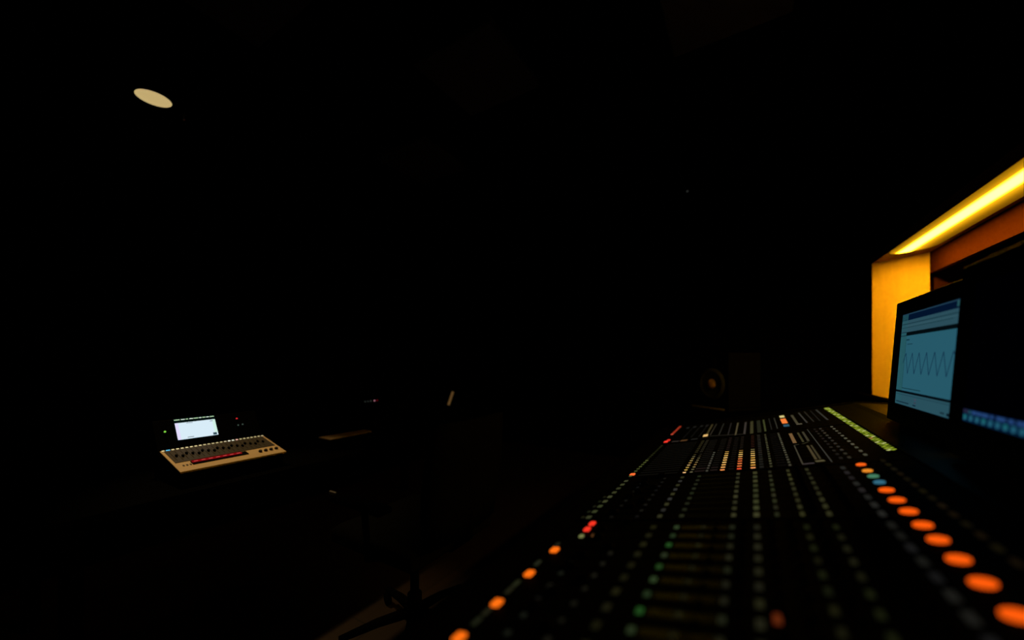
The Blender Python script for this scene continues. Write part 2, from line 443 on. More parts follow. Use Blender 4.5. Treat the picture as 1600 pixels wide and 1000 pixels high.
# orange keys along the armrest side
ok = key_mesh('orange_key', 0.016, 0.020, 0.006, glow((255, 112, 18), 1.05))
for u, v in ((0.487, -0.408), (0.592, -0.405), (0.708, -0.401), (0.827, -0.399)):
    put('illuminated_key', ok, v + 0.004, u, 'glowing orange key near the arm rest')
rk = key_mesh('red_key', 0.014, 0.020, 0.006, glow((245, 52, 34), 1.0))
for u, v in ((0.958, -0.364), (0.999, -0.365)): put('illuminated_key', rk, v, u, 'glowing red key')
put('illuminated_key', key_mesh('pale_key', 0.010, 0.012, 0.005, glow((112, 118, 70))), -0.362, 0.913, 'pale yellow lit key')
put('illuminated_key', key_mesh('amber_key', 0.008, 0.010, 0.005, glow((92, 58, 30))), -0.332, 0.918, 'dim amber lit key')
put('illuminated_key', key_mesh('orange_key_small', 0.018, 0.020, 0.005, glow((255, 110, 50))), -0.396, 1.535, 'glowing orange key near the arm rest')
put('illuminated_key', key_mesh('dim_orange_key', 0.009, 0.018, 0.005, glow((96, 38, 14))), 0.031, 0.635, 'dim orange key')
put('illuminated_key', key_mesh('red_key_far', 0.018, 0.028, 0.005, glow((255, 60, 45))), -0.398, 2.245, 'glowing red key')
put('illuminated_key', key_mesh('red_key_far2', 0.016, 0.028, 0.005, glow((215, 45, 35))), -0.392, 2.288, 'glowing red key')

# -- rows of small glowing keys (v, first u, last u, pitch, colour, size)
near = []; far = []
def row(v, us, rgb, w=0.008, l=0.012, dst=None):
    for k, u in enumerate(us):
        f = 0.85 + 0.3 * random.random()
        c = rgb if not isinstance(rgb, list) else rgb[k % len(rgb)]
        if dst is far: f *= 0.92
        dst.append((v, u, c, f, w, l))
P1 = 0.0507
ch1 = [0.519 + P1 * i for i in range(10)]               # near bay
ch2 = [1.055 + 0.0485 * i for i in range(9)]           # second bay
G1 = [(46, 92, 40), (60, 78, 46), (44, 100, 40), (52, 76, 42), (62, 84, 50)]
row(-0.149, ch1, G1, 0.010, 0.014, near)
row(-0.202, ch1, (34, 34, 16), 0.012, 0.018, near)
row(-0.092, ch1, (38, 38, 20), 0.009, 0.012, near)
row(-0.035, ch1, (42, 44, 28), 0.010, 0.016, near)
row(0.011, ch1, (42, 42, 26), 0.011, 0.020, near)
row(0.096, ch1, (34, 36, 18), 0.009, 0.018, near)
row(0.142, ch1, (33, 35, 18), 0.009, 0.018, near)
row(0.224, [u + .01 for u in ch1], (33, 33, 31), 0.011, 0.026, near)
row(-0.331, ch1[:7], (34, 36, 28), 0.009, 0.010, near)
row(-0.260, ch1[:7], (30, 31, 22), 0.008, 0.010, near)
row(-0.405, [0.535, 0.565, 0.640, 0.668, 0.76, 0.86], (42, 44, 28), 0.009, 0.022, near)
row(-0.396, ch2, (62, 66, 40), 0.013, 0.018, far)
row(-0.414, ch2[:5], (24, 25, 14), 0.008, 0.012, far)
row(-0.202, ch2, [(50, 50, 30), (48, 48, 44)], 0.010, 0.016, far)
row(-0.149, ch2, (38, 42, 26), 0.010, 0.014, far)
row(-0.330, ch2, (18, 18, 16), 0.008, 0.010, far)
row(-0.260, ch2, (20, 20, 18), 0.008, 0.010, far)
row(-0.035, ch2, (54, 54, 34), 0.009, 0.018, far)
row(0.011, ch2, (56, 58, 34), 0.011, 0.022, far)
row(0.050, ch2, (42, 44, 28), 0.008, 0.020, far)
row(0.096, [u for u in ch2], (54, 54, 30), 0.008, 0.020, far)
row(0.142, [u for u in ch2], (48, 48, 28), 0.008, 0.020, far)
row(0.224, [1.05 + 0.055 * i for i in range(8)], (36, 35, 33), 0.010, 0.026, far)
ch3 = [1.515 + 0.039 * i for i in range(17)]
row(-0.398, ch3[:8], (70, 76, 36), 0.011, 0.014, far)
row(-0.400, ch3[8:], (34, 36, 16), 0.010, 0.013, far)
row(0.056, ch3, (66, 66, 44), 0.007, 0.013, far)
row(0.106, ch3, (76, 74, 58), 0.007, 0.014, far)
row(0.030, ch3, (30, 29, 25), 0.012, 0.018, far)
row(-0.132, ch3[:9], (66, 64, 54), 0.007, 0.015, far)
row(0.299, [1.58 + 0.058 * i for i in range(11)], (80, 78, 62), 0.008, 0.018, far)
row(0.258, [1.56 + 0.058 * i for i in range(11)], (54, 50, 42), 0.008, 0.018, far)
row(0.238, [1.56 + 0.058 * i for i in range(11)], (32, 28, 24), 0.008, 0.018, far)
row(0.320, [0.84 + 0.05 * i for i in range(14)], (23, 18, 8), 0.009, 0.024, far)
keym = {}
def km(rgb, f, w, l):
    rgb = tuple(int(c * f + .5) for c in rgb)
    q = (tuple(int(c / 3) * 3 for c in rgb), w, l)
    if q not in keym: keym[q] = key_mesh('backlit_key', w, l, 0.003, glow(q[0]), 0.0008)
    return keym[q]
near.sort(key=lambda q: q[1])
for (v, u, c, f, w, l) in near[:100]:
    f *= 0.74
    put('backlit_key', km(c, f, w, l), v, u)
rest = near[100:] + far
fm = MB(); fmats = []; fidx = {}
for (v, u, c, f, w, l) in rest:
    q = tuple(int(x * f / 3 + .5) * 3 for x in c)
    if q not in fidx: fidx[q] = len(fmats); fmats.append(glow(q))
    fm.frame_box(on(v, u, 0.0010), T, YV, N, w / 2, l / 2, 0.0010, fidx[q])
fo = fm.build('backlit_key', fmats, con); fo['kind'] = 'stuff'; fo['label'] = 'small dim backlit keys of the farther channels'

# -- LED ladder meters in the third bay
def meter(v, us, cols, w=0.020, l=0.016, dv=0.0):
    m_ = MB(); ms = []
    pbox(m_, v + dv / 2, (us[0] + us[-1]) / 2, w + 0.006 + abs(dv), us[-1] - us[0] + 0.03, 0.0, 0.0005, 0); ms.append(M['slotm'])
    for i, u in enumerate(us):
        ms.append(glow(cols[i]))
        pbox(m_, v + dv * i / (len(us) - 1), u, w, l, 0.0005, 0.0014, len(ms) - 1)
    return m_.build('level_meter', ms, bay_of(us[0]))
L9 = [1.512 + 0.0385 * i for i in range(9)]
ye = (255, 214, 120); am = (250, 170, 70); orr = (255, 120, 60); dim = (70, 58, 34)
meter(-0.084, L9, [(255, 150, 80), (250, 175, 95), (245, 178, 92), (250, 196, 110), (250, 190, 100), (255, 205, 120), (230, 180, 90), (205, 160, 80), (170, 130, 62)], 0.0135, 0.0115)['label'] = 'row of glowing yellow meter lamps, leftmost of the three bright ones'
meter(-0.034, L9, [(255, 85, 50), (240, 120, 60), (245, 128, 66), (240, 112, 56), (230, 130, 66), (225, 165, 90), (235, 190, 105), (190, 150, 72), (120, 84, 34)], 0.0135, 0.0115)['label'] = 'row of glowing orange red meter lamps between two yellow ones'
meter(0.006, L9, [(255, 165, 95), (225, 160, 66), (245, 190, 100), (240, 180, 90), (215, 160, 66), (235, 185, 105), (210, 170, 88), (170, 140, 80), (110, 100, 60)], 0.0135, 0.0115)['label'] = 'row of glowing yellow meter lamps, rightmost of the three bright ones'
meter(-0.205, L9, [(255, 200, 135), (205, 165, 75), (190, 150, 70), (200, 165, 105), (170, 130, 66), (165, 140, 80), (135, 112, 62), (105, 96, 66), (60, 52, 26)], 0.010, 0.011)['label'] = 'row of yellow meter lamps nearest the arm rest'
meter(-0.182, L9, [(100, 92, 66), (96, 88, 58), (140, 120, 74), (145, 110, 58), (125, 105, 64), (105, 92, 60), (88, 80, 52), (50, 46, 30), (34, 32, 22)], 0.009, 0.011)['label'] = 'row of dimmer yellow meter lamps beside the one nearest the arm rest'
# upper halves of the ladders, almost dark
for v, c in ((-0.205, (44, 40, 22)), (-0.185, (36, 34, 24)), (0.006, (36, 18, 12)), (-0.034, (24, 20, 16)), (-0.084, (28, 20, 18))):
    meter(v, [1.875 + 0.039 * i for i in range(8)], [c] * 8, 0.012, 0.014)

# -- far bay: lamp row, and columns of printed lines with room light painted in
m_ = MB(); ms = [M['slotm']]
pbox(m_, -0.408, 2.68, 0.016, 0.44, 0, 0.0015)
for i in range(9):
    ms.append(glow((255, 96, 70) if i in (0, 8) else (205, 66, 40))); pbox(m_, -0.408, 2.50 + 0.046 * i, 0.013, 0.015, 0.0015, 0.003, len(ms) - 1)
m_.build('level_meter', ms, bays[4])['label'] = 'row of small red lamps at the far arm rest corner'
def strips(name, items, parent, label=None):  # pale print emits here in place of room light falling on it
    m_ = MB(); ms = []; ix = {}
    for (va, ua, vb, ub, w, rgb) in items:
        w *= 0.78; rgb = tuple(int(c * 0.88) for c in rgb)
        if rgb not in ix: ix[rgb] = len(ms); ms.append(glow(rgb))
        a, b = on(va, ua, 0.0006), on(vb, ub, 0.0006); d_ = (b - a); L_ = d_.length; d_.normalize(); sd_ = N.cross(d_)
        m_.frame_box((a + b) / 2, d_, sd_, N, L_ / 2, w / 2, 0.0006, ix[rgb])
    o = m_.build(name, ms, parent)
    if label: o['label'] = label
    return o
cols = [(-0.205, 2.30, -0.207, 2.735, 0.012, (66, 58, 34)), (-0.186, 2.31, -0.184, 2.73, 0.006, (50, 46, 36)), (-0.143, 2.285, -0.143, 2.71, 0.006, (44, 43, 36)),
        (-0.100, 2.25, -0.102, 2.69, 0.006, (42, 38, 36)), (-0.066, 2.225, -0.066, 2.66, 0.009, (84, 74, 50)), (-0.028, 2.225, -0.026, 2.645, 0.012, (62, 56, 50)),
        (0.003, 2.22, 0.004, 2.65, 0.018, (62, 60, 36)), (0.035, 2.225, 0.036, 2.65, 0.022, (34, 36, 24)), (0.060, 2.24, 0.061, 2.655, 0.010, (66, 72, 40)),
        (0.086, 2.27, 0.088, 2.68, 0.006, (34, 34, 30)), (0.110, 2.28, 0.113, 2.68, 0.006, (52, 52, 44)),
        (-0.186, 2.285, -0.03, 2.225, 0.020, (30, 28, 22)), (0.195, 2.37, 0.197, 2.70, 0.014, (74, 70, 50)), (0.190, 2.345, 0.212, 2.345, 0.030, (100, 94, 74)),
        (0.233, 2.36, 0.234, 2.76, 0.008, (64, 62, 56)), (0.260, 2.37, 0.262, 2.78, 0.006, (44, 42, 36)), (0.284, 2.37, 0.291, 2.79, 0.006, (28, 28, 26)), (0.314, 2.375, 0.318, 2.80, 0.009, (56, 56, 52)),
        (-0.35, 2.70, -0.345, 2.74, 0.016, (40, 40, 36)), (-0.31, 2.70, -0.305, 2.74, 0.016, (40, 40, 36)), (-0.27, 2.70, -0.265, 2.74, 0.016, (40, 40, 36)), (-0.24, 2.69, -0.232, 2.74, 0.014, (38, 36, 34)),
        (-0.24, 2.30, -0.235, 2.68, 0.005, (22, 22, 20)), (-0.28, 2.31, -0.275, 2.68, 0.005, (20, 20, 18)), (-0.32, 2.31, -0.315, 2.68, 0.005, (18, 18, 16)),
        (-0.365, 2.235, -0.33, 2.23, 0.03, (52, 44, 38)), (-0.32, 2.235, -0.29, 2.23, 0.045, (92, 62, 34)), (-0.27, 2.24, -0.24, 2.24, 0.03, (34, 33, 30))]
strips('lit_legend', cols, bays[4], 'grey and olive lit legend lines of the farthest channels')
put('illuminated_key', key_mesh('amber_head', 0.022, 0.05, 0.004, glow((225, 180, 110))), -0.208, 2.31, 'glowing amber key')
put('illuminated_key', key_mesh('white_head', 0.022, 0.06, 0.004, glow((215, 200, 130))), 0.151, 2.685, 'bright cream lit key')
put('illuminated_key', key_mesh('orange_block', 0.024, 0.15, 0.004, glow((250, 128, 56))), 0.149, 2.50, 'long glowing orange key')
put('illuminated_key', key_mesh('blue_block', 0.024, 0.05, 0.004, glow((44, 84, 104))), 0.149, 2.335, 'dim blue lit key')
# third bay: thin legend lines with painted-in light across every channel, framed master section on the right
ln = []
for i, u in enumerate([1.52 + 0.0385 * k for k in range(17)]):
    g_ = (21, 20, 17) if u > 1.58 else (40, 30, 28)
    ln.append((-0.172, u, -0.14, u, 0.010, g_)); ln.append((-0.122, u, -0.10, u, 0.010, g_)); ln.append((-0.066, u, -0.05, u, 0.009, (22, 20, 18)))
    ln.append((-0.37, u, -0.23, u, 0.007, (15, 15, 12))); ln.append((0.072, u, 0.098, u, 0.010, (14, 13, 12)))
for q in range(5): strips('channel_legend', [ln[k] for k in range(q, len(ln), 5)], bays[3], 'thin grey lit legend lines across the channels')
fr = [(0.141, 1.82, 0.139, 1.515, 0.005, (72, 68, 54)), (0.139, 1.515, 0.168, 1.52, 0.009, (76, 66, 66)), (0.174, 1.54, 0.196, 1.545, 0.018, (98, 90, 62)),
      (0.179, 1.80, 0.178, 1.57, 0.009, (80, 70, 46)), (0.190, 1.80, 0.189, 1.57, 0.007, (66, 60, 40)), (0.141, 1.83, 0.156, 1.84, 0.006, (48, 46, 36)),
      (0.148, 2.10, 0.147, 1.875, 0.016, (128, 96, 60)), (0.175, 2.10, 0.174, 1.88, 0.009, (66, 62, 38)), (0.193, 2.11, 0.191, 1.89, 0.010, (66, 62, 46)),
      (0.168, 1.84, 0.188, 1.87, 0.008, (44, 40, 26)), (0.214, 2.16, 0.211, 1.52, 0.0035, (68, 66, 60))]
strips('master_section_legend', fr, bays[3], 'framed block of grey and tan lit legends right of the meters')
# near bays: grey label strips beside every channel's keys (unlit, they catch the cove lamp)
def labels(us, v0, v1, du, m_, parent, name='label_strip'):
    b_ = MB()
    for u in us: pbox(b_, (v0 + v1) / 2, u, (v1 - v0), du, 0.0, 0.0012)
    return b_.build(name, m_, parent)
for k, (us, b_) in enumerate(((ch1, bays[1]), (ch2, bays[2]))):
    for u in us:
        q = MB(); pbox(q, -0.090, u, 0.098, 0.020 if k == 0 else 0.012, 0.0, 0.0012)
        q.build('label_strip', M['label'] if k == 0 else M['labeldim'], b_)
# faders and knobs, black on black
fcap = MB()
fcap.frame_box((0, 0, 0.009), (1, 0, 0), (0, 1, 0), (0, 0, 1), 0.011, 0.006, 0.005, bev=0.002)
fcap.frame_box((0, 0, 0.003), (1, 0, 0), (0, 1, 0), (0, 0, 1), 0.003, 0.0015, 0.003)
fcapm = fcap.mesh('fader_cap', M['knob'])
slotm = MB().frame_box((0, 0, 0.0006), (1, 0, 0), (0, 1, 0), (0, 0, 1), 0.05, 0.0018, 0.0006).mesh('fader_slot', M['slotm'])
knobm = MB().lathe((0, 0, 0), (0, 0, 1), [(0.0062, 0), (0.0062, 0.004), (0.005, 0.0045), (0.0045, 0.011), (0.0035, 0.012)], 14, cap0=False).mesh('knob', M['knob'])
offs = P1 / 2
for u in ch1 + ch2:
    put('fader_slot', slotm, -0.300, u + offs)
    put('fader_cap', fcapm, -0.300 + 0.03 * math.sin(u * 40), u + offs)
kn = []
for us, vs in ((ch1, (0.182, 0.120, 0.072, 0.038, -0.012, -0.064, 0.200)), (ch2, (0.182, 0.120))):
    for v in vs:
        for u in us: kn.append((v, u + offs * (1 if v > .15 or v < .03 else 1)))
for (v, u) in kn[:88]: put('knob', knobm, v, u)
# running yellow-green LED display along the back of the far half, and its unlit continuation
dm = MB(); ms = [M['slotm'], glow((150, 168, 44)), glow((202, 210, 120)), glow((104, 122, 22)), glow((190, 140, 70))]
pbox(dm, 0.366, 2.22, 0.026, 1.25, 0.0, 0.0015, 0)
u = 1.615; k = 0
while u < 2.832:
    step = 0.026
    for r_, vv in enumerate((0.3610, 0.3715)):
        mi = 2 if (k + r_) % 5 == 0 else (1 if (k + r_) % 3 else 3)
        if r_ == 0 and k == 8: mi = 4
        a = on(vv - 0.0045, u - 0.004, 0.002); b = on(vv + 0.0045, u + 0.006, 0.002)
        d_ = (b - a).normalized()
        dm.frame_box((a + b) / 2, d_, N.cross(d_), N, (b - a).length / 2, 0.0036, 0.0006, mi)
    u += step; k += 1
dm.build('led_display', ms, con)['label'] = 'bright yellow green two row lamp display along the back'

# ------------------------------------------------------------------ two flat monitors on the console ledge
def monitor(u0, u1, zb, zt, vb, vt, content, label):
    """screen from u0 (near) to u1 (far), world heights zb..zt; tilts back from vb to vt"""
    uc = (u0 + u1) / 2
    L = world(uc, 0.60, 0.9295)
    r = thing('flat_monitor', label, 'monitor', L, RD, 'computer monitors on the console')
    up = Vector((vt - vb, 0, zt - zb)); H = up.length; up.normalize()
    nrm = Vector((-up.z, 0, up.x))                       # towards the engineer
    c = Vector(((vb + vt) / 2 - 0.60, 0, (zb + zt) / 2 - 0.9295)); Wd = (u1 - u0)
    Y = Vector((0, 1, 0))
    bz, bt, bb, th = 0.058, 0.052, zb - 0.9285 - 0.004, 0.022
    b = MB()
    # four bezel bars around the screen
    def bar(cy, cz, hy, hz): b.frame_box(c + Y * cy + up * cz - nrm * 0.006, Y, up, nrm, hy, hz, 0.009, bev=0.002)
    bar(0, H / 2 + bt / 2, Wd / 2 + bz, bt / 2); bar(0, -H / 2 - bb / 2, Wd / 2 + bz, bb / 2)
    bar(Wd / 2 + bz / 2, 0, bz / 2, H / 2); bar(-Wd / 2 - bz / 2, 0, bz / 2, H / 2)
    b.build('bezel', M['bezel'], r)
    b = MB(); b.frame_box(c - nrm * 0.035 + up * (bt - bb) / 2, Y, up, nrm, Wd / 2 + bz - 0.004, (H + bt + bb) / 2 - 0.004, 0.020, bev=0)
    bevel(b.build('rear_housing', M['bezel'], r), 0.008)
    b = MB(); ms = []; ix = {}
    def quad(s0, s1, t0, t1, rgb, lay=0):
        if rgb not in ix: ix[rgb] = len(ms); ms.append(glow(rgb))
        z_ = nrm * (0.0002 * lay - 0.004)
        P = lambda s_, t_: c + Y * (Wd / 2 - s_ * Wd) + up * (H / 2 - t_ * H) + z_
        b.add([P(s0, t0), P(s1, t0), P(s1, t1), P(s0, t1)], [[0, 1, 2, 3]], ix[rgb])
    def line(pts, w, rgb, lay=3):
        if rgb not in ix: ix[rgb] = len(ms); ms.append(glow(rgb))
        z_ = nrm * (0.0002 * lay - 0.004)
        P = lambda s_, t_: c + Y * (Wd / 2 - s_ * Wd) + up * (H / 2 - t_ * H) + z_
        for (p, q) in zip(pts, pts[1:]):
            a, e = P(*p), P(*q); sdv = nrm.cross((e - a).normalized()) * w / 2
            b.add([a - sdv, e - sdv, e + sdv, a + sdv], [[0, 1, 2, 3]], ix[rgb])
    content(quad, line)
    b.build('screen', ms, r)
    # stand: neck and foot on the ledge
    nk = MB(); nk.box(-0.075, -0.045, -0.05, 0.05, 0.012, c.z); bevel(nk.build('neck', M['bezel'], r), 0.004)
    ft = MB(); ft.frame_box((-0.03, 0, 0.0065), (1, 0, 0), (0, 1, 0), (0, 0, 1), 0.085, 0.11, 0.0065, bev=0.004); ft.build('foot', M['bezel'], r)
    return r

def wave_screen(quad, line):
    main = (38, 88, 104); grey = (42, 76, 88)
    quad(0, 1, 0, 1, main)
    quad(0, 0.13, 0, 1, (36, 84, 92), 1)
    quad(0, 1, 0, 0.075, (2, 18, 42), 1); quad(0, 1, 0, 0.012, (30, 58, 78), 2)
    quad(0.93, 1, 0.01, 0.06, (34, 76, 82), 2)
    quad(0, 1, 0.075, 0.205, grey, 1)
    quad(0, 1, 0.108, 0.118, (26, 56, 66), 2); quad(0, 0.9, 0.150, 0.157, (28, 60, 68), 2); quad(0.1, 1, 0.132, 0.138, (52, 86, 96), 2)
    quad(0.12, 1, 0.205, 0.245, (2, 10, 14), 3)
    quad(0, 0.12, 0.20, 0.208, (22, 42, 60), 3); quad(0, 0.12, 0.238, 0.246, (18, 36, 50), 3)
    quad(0.135, 0.20, 0.285, 0.297, (12, 46, 56), 3); quad(0.16, 0.27, 0.335, 0.343, (18, 54, 66), 3)
    line([(0.128, 0.28), (0.128, 0.815)], 0.0022, (16, 48, 54))
    quad(0.13, 0.50, 0.812, 0.820, (16, 48, 56), 3)
    quad(0, 1, 0.845, 0.868, (2, 8, 14), 3)
    quad(0, 1, 0.868, 1.0, (40, 78, 90), 1); quad(0, 1, 0.885, 0.892, (30, 62, 74), 2)
    quad(0.40, 0.44, 0.905, 0.925, (60, 70, 88), 3); quad(0.40, 0.44, 0.94, 0.955, (54, 62, 78), 3)
    quad(0.02, 0.3, 0.965, 0.978, (20, 46, 60), 3); quad(0.38, 0.44, 0.968, 0.980, (14, 36, 50), 3); quad(0.84, 0.9, 0.962, 0.98, (24, 50, 60), 3); quad(0.93, 0.97, 0.96, 0.985, (8, 26, 36), 3)
    pts = []; n_ = 13; s_ = 0.118
    pts.append((0.10, 0.545))
    for i in range(n_):
        pts.append((s_ + 0.066 * i + 0.034, 0.435 if i % 2 == 0 else 0.655))
    pts.append((1.0, 0.50))
    line(pts, 0.0048, (16, 44, 68))
def dock_screen(quad, line):
    quad(0, 1, 0, 1, (0, 0, 1))
    quad(0, 1, 0.912, 1, (4, 18, 46), 1)
    quad(0.0, 0.05, 0.915, 0.94, (34, 34, 58), 2)
    quad(0.05, 0.08, 0.918, 0.942, (24, 66, 82), 2)
    for s0, s1 in ((0.085, 0.13), (0.135, 0.17), (0.175, 0.235), (0.25, 0.275), (0.30, 0.37), (0.39, 0.43), (0.45, 0.53), (0.56, 0.62), (0.66, 0.75), (0.78, 0.84), (0.87, 0.95)):
        quad(s0, s1, 0.917, 0.940, (36, 68, 118), 2)
    quad(0, 1, 0.947, 1, (4, 32, 58), 2)
    for i in range(17):
        s0 = 0.006 + 0.0585 * i
        quad(s0, s0 + 0.034, 0.953, 0.985, (30, 84, 104) if i % 3 else (24, 92, 100), 3)
        quad(s0 + 0.006, s0 + 0.026, 0.978, 0.992, (34, 90, 112), 4)
monitor(1.57, 2.07, EYE - 0.168, EYE + 0.173, 0.475, 0.498, wave_screen, 'black monitor showing a dark zigzag wave on a pale blue window')
monitor(0.894, 1.394, EYE - 0.149, EYE + 0.185, 0.440, 0.463, dock_screen, 'black monitor with a dark picture and a strip of blue icons at its foot')

# ------------------------------------------------------------------ rear desk
dk = thing('rear_desk', 'long black desk carrying the small beige mixer', 'desk', world(1.35, -2.30, 0), RD)
DT = 0.655
bevel(MB().box(-0.40, 0.45, -1.10, 1.15, DT - 0.03, DT).build('desktop', M['deskm'], dk), 0.003)
for yy in (-1.04, 1.08):
    for xx in (-0.35, 0.38):
        MB().box(xx - 0.025, xx + 0.025, yy - 0.025, yy + 0.025, 0, DT - 0.03).build('leg', M['deskm'], dk)
MB().box(-0.36, -0.34, -1.02, 1.06, 0.25, DT - 0.03).build('modesty_panel', M['deskm'], dk)

# small mixer; local x towards the room, y along the desk, origin on the desk under its front edge middle
mx = thing('digital_mixer', 'small beige digital mixer with a bright screen on the rear desk', 'mixer', world(0.81, -2.05, DT), RD)
def zm(x): return EYE - 0.45 + (0.11 - x) * 0.238 - DT      # top surface over the front edge at x = 0.11
MA = math.atan(0.238)
mT = Vector((math.cos(MA), 0, -math.sin(MA))); mN = Vector((math.sin(MA), 0, math.cos(MA)))
def mon(x, y, h=0.0): return Vector((x, y, zm(x))) + mN * h
def mbox(mb, x, y, dx, dy, h0, h1, mi=0, bev=0.0):
    return mb.frame_box(mon(x, y, (h0 + h1) / 2), mT, YV, mN, dx / 2, dy / 2, (h1 - h0) / 2, mi, bev)
b = MB().prism([(0.09, 0.0), (0.10, zm(0.10) - 0.009), (-0.118, zm(-0.118) - 0.009), (-0.20, 0.12), (-0.20, 0.0)], -0.202, 0.202)
bevel(b.build('body', M['deskm'], mx), 0.002)
b = MB(); mbox(b, -0.003, 0.0, 0.235, 0.414, -0.009, 0.0); bevel(b.build('top_panel', M['beige'], mx), 0.002)
b = MB(); mbox(b, -0.046, 0.0, 0.145, 0.392, 0, 0.002); b.build('key_field', M['darkkey'], mx)
fcm = MB().frame_box((0, 0, 0.004), (1, 0, 0), (0, 1, 0), (0, 0, 1), 0.006, 0.0035, 0.004, bev=0.001).mesh('fader_cap', M['knob'])
for i in range(19):
    y = -0.175 + i * 0.0190
    place('fader_cap', fcm, mx, mon(-0.035 + 0.012 * math.sin(i * 2.1), y, 0.002), (0, MA, 0))
    # printed pale channel divider is part of the key field
b = MB()
for i in range(19): mbox(b, -0.04, -0.184 + i * 0.0190, 0.10, 0.0012, 0.002, 0.0025)
b.build('fader_slots', M['slotm'], mx)
b = MB(); mbox(b, 0.050, -0.045, 0.034, 0.210, 0, 0.003); b.build('label_tray', M['knob'], mx)
b = MB(); mbox(b, 0.045, -0.055, 0.016, 0.185, 0.003, 0.006, 0)
for i in range(7): mbox(b, 0.048, -0.135 + i * 0.0265, 0.005, 0.014, 0.006, 0.0065, 1)
b.build('red_label_strip', [glow((118, 8, 14)), glow((190, 70, 66))], mx)['label'] = 'red strip with pale pink marks'
kn2 = MB().lathe((0, 0, 0), (0, 0, 1), [(0.0075, 0), (0.0075, 0.006), (0.006, 0.009)], 16, cap0=False).mesh('knob', M['darkkey'])
for y in (0.110, 0.134, 0.158, 0.182): place('knob', kn2, mx, mon(0.064, y), (0, MA, 0))
b = MB()
for i in range(4): mbox(b, 0.060, -0.180 + i * 0.012, 0.012, 0.006, 0, 0.0012)
b.build('button_block', M['darkkey'], mx)
lc = {1: (90, 190, 235), 15: (255, 250, 225), 16: (240, 240, 215), 17: (245, 190, 170), 14: (200, 185, 150)}
for i in range(25):
    c_ = lc.get(i, (222, 204, 150) if i < 9 else (196, 180, 130))
    q = MB(); mbox(q, -0.108, -0.198 + i * 0.0165, 0.006, 0.0085 if i != 1 else 0.013, 0.002, 0.0045)
    q.build('lit_key', glow(c_), mx)
# upright bridge with the screen, leaning back
BX, BZ = -0.130, EYE - 0.40 - DT
lean = math.radians(30)
bU = Vector((-math.sin(lean), 0, math.cos(lean))); bN = Vector((math.cos(lean), 0, math.sin(lean)))
b = MB(); b.frame_box(Vector((BX, 0.0, BZ)) + bU * 0.064 - bN * 0.0105, YV, bU, bN, 0.209, 0.082, 0.010)
bevel(b.build('meter_bridge', M['bezel'], mx), 0.002)
def br(y, z): return Vector((BX, y, BZ)) + bU * ((z - (EYE - 0.40)) / math.cos(lean)) + bN * 0.0015
def bquad(mb, y0, y1, z0, z1, mi=0, lift=0.0):
    y0 += 0; P = [br(y0, z0), br(y1, z0), br(y1, z1), br(y0, z1)]
    mb.add([p + bN * lift for p in P], [[0, 1, 2, 3]], mi)
b = MB(); ms = [glow((216, 236, 248)), glow((226, 218, 252)), glow((208, 240, 228)), glow((120, 130, 140)), glow((36, 66, 78)), glow((0, 14, 12)), glow((170, 200, 160)), glow((200, 215, 200))]
y0, y1 = 0.676 - 0.81, 0.831 - 0.81
z0, z1 = EYE - 0.3650, EYE - 0.2930
bquad(b, y0 - 0.002, y1 + 0.002, z0 - 0.002, z1 + 0.020, 5, 0.0000)
bquad(b, y0, y1, z0, z1, 0, 0.0005)
bquad(b, y0, y0 + 0.012, z0, z1, 1, 0.001); bquad(b, y1 - 0.012, y1, z0 + 0.012, z1, 2, 0.001)
bquad(b, y0 + 0.042, y0 + 0.066, z1 - 0.005, z1 - 0.0025, 3, 0.0015); bquad(b, y1 - 0.022, y1 - 0.010, z1 - 0.008, z1 - 0.005, 3, 0.0015)
bquad(b, y0 + 0.036, y0 + 0.060, z0 + 0.005, z0 + 0.008, 3, 0.0015); bquad(b, y1 - 0.020, y1 - 0.005, z0 + 0.002, z0 + 0.012, 4, 0.0015)
xs = [(0.0, 0.021), (0.025, 0.040), (0.043, 0.052), (0.057, 0.071), (0.073, 0.091), (0.094, 0.104), (0.107, 0.120), (0.123, 0.134), (0.137, 0.154)]
for i, (a, c_) in enumerate(xs):
    bquad(b, y0 + a, y0 + c_, z1 + 0.0115, z1 + 0.0155, 6 + i % 2, 0.001)
b.build('screen', ms, mx)['label'] = 'bright white screen with a row of pale marks above'
for (yy, zz, rgb, r_, lab) in ((0.637, EYE - 0.323, (130, 215, 70), 0.0042, 'green lamp'), (0.924, EYE - 0.302, (220, 40, 45), 0.0038, 'red lamp'),
                               (0.923, EYE - 0.334, (70, 88, 78), 0.003, 'dim grey lamp'), (0.943, EYE - 0.333, (70, 88, 78), 0.003, 'dim grey lamp')):
    q = MB().lathe(br(yy - 0.81, zz), bN, [(r_, 0), (r_, 0.002), (r_ * 0.6, 0.0035)], 14, cap0=False)
    q.build('indicator', glow(rgb), mx)['label'] = lab

# dark controller with a pale front trim, further along the desk
kb = thing('desk_controller', 'low dark device with a dim beige front strip, right of the small mixer', 'controller', world(1.445, -2.12, DT), RD)
MB().box(-0.12, 0.10, -0.14, 0.14, 0.0, 0.060).build('body', M['deskm'], kb)
kbt = MB().add([(-0.01, -0.145, 0.066), (0.105, -0.145, 0.064), (0.085, 0.148, 0.064), (0.01, 0.148, 0.066),
                (-0.01, -0.145, 0.060), (0.105, -0.145, 0.060), (0.085, 0.148, 0.060), (0.01, 0.148, 0.060)],
               [[0, 1, 2, 3], [7, 6, 5, 4], [0, 4, 5, 1], [1, 5, 6, 2], [2, 6, 7, 3], [3, 7, 4, 0]])
kbt.build('front_strip', M['beigedark'], kb)

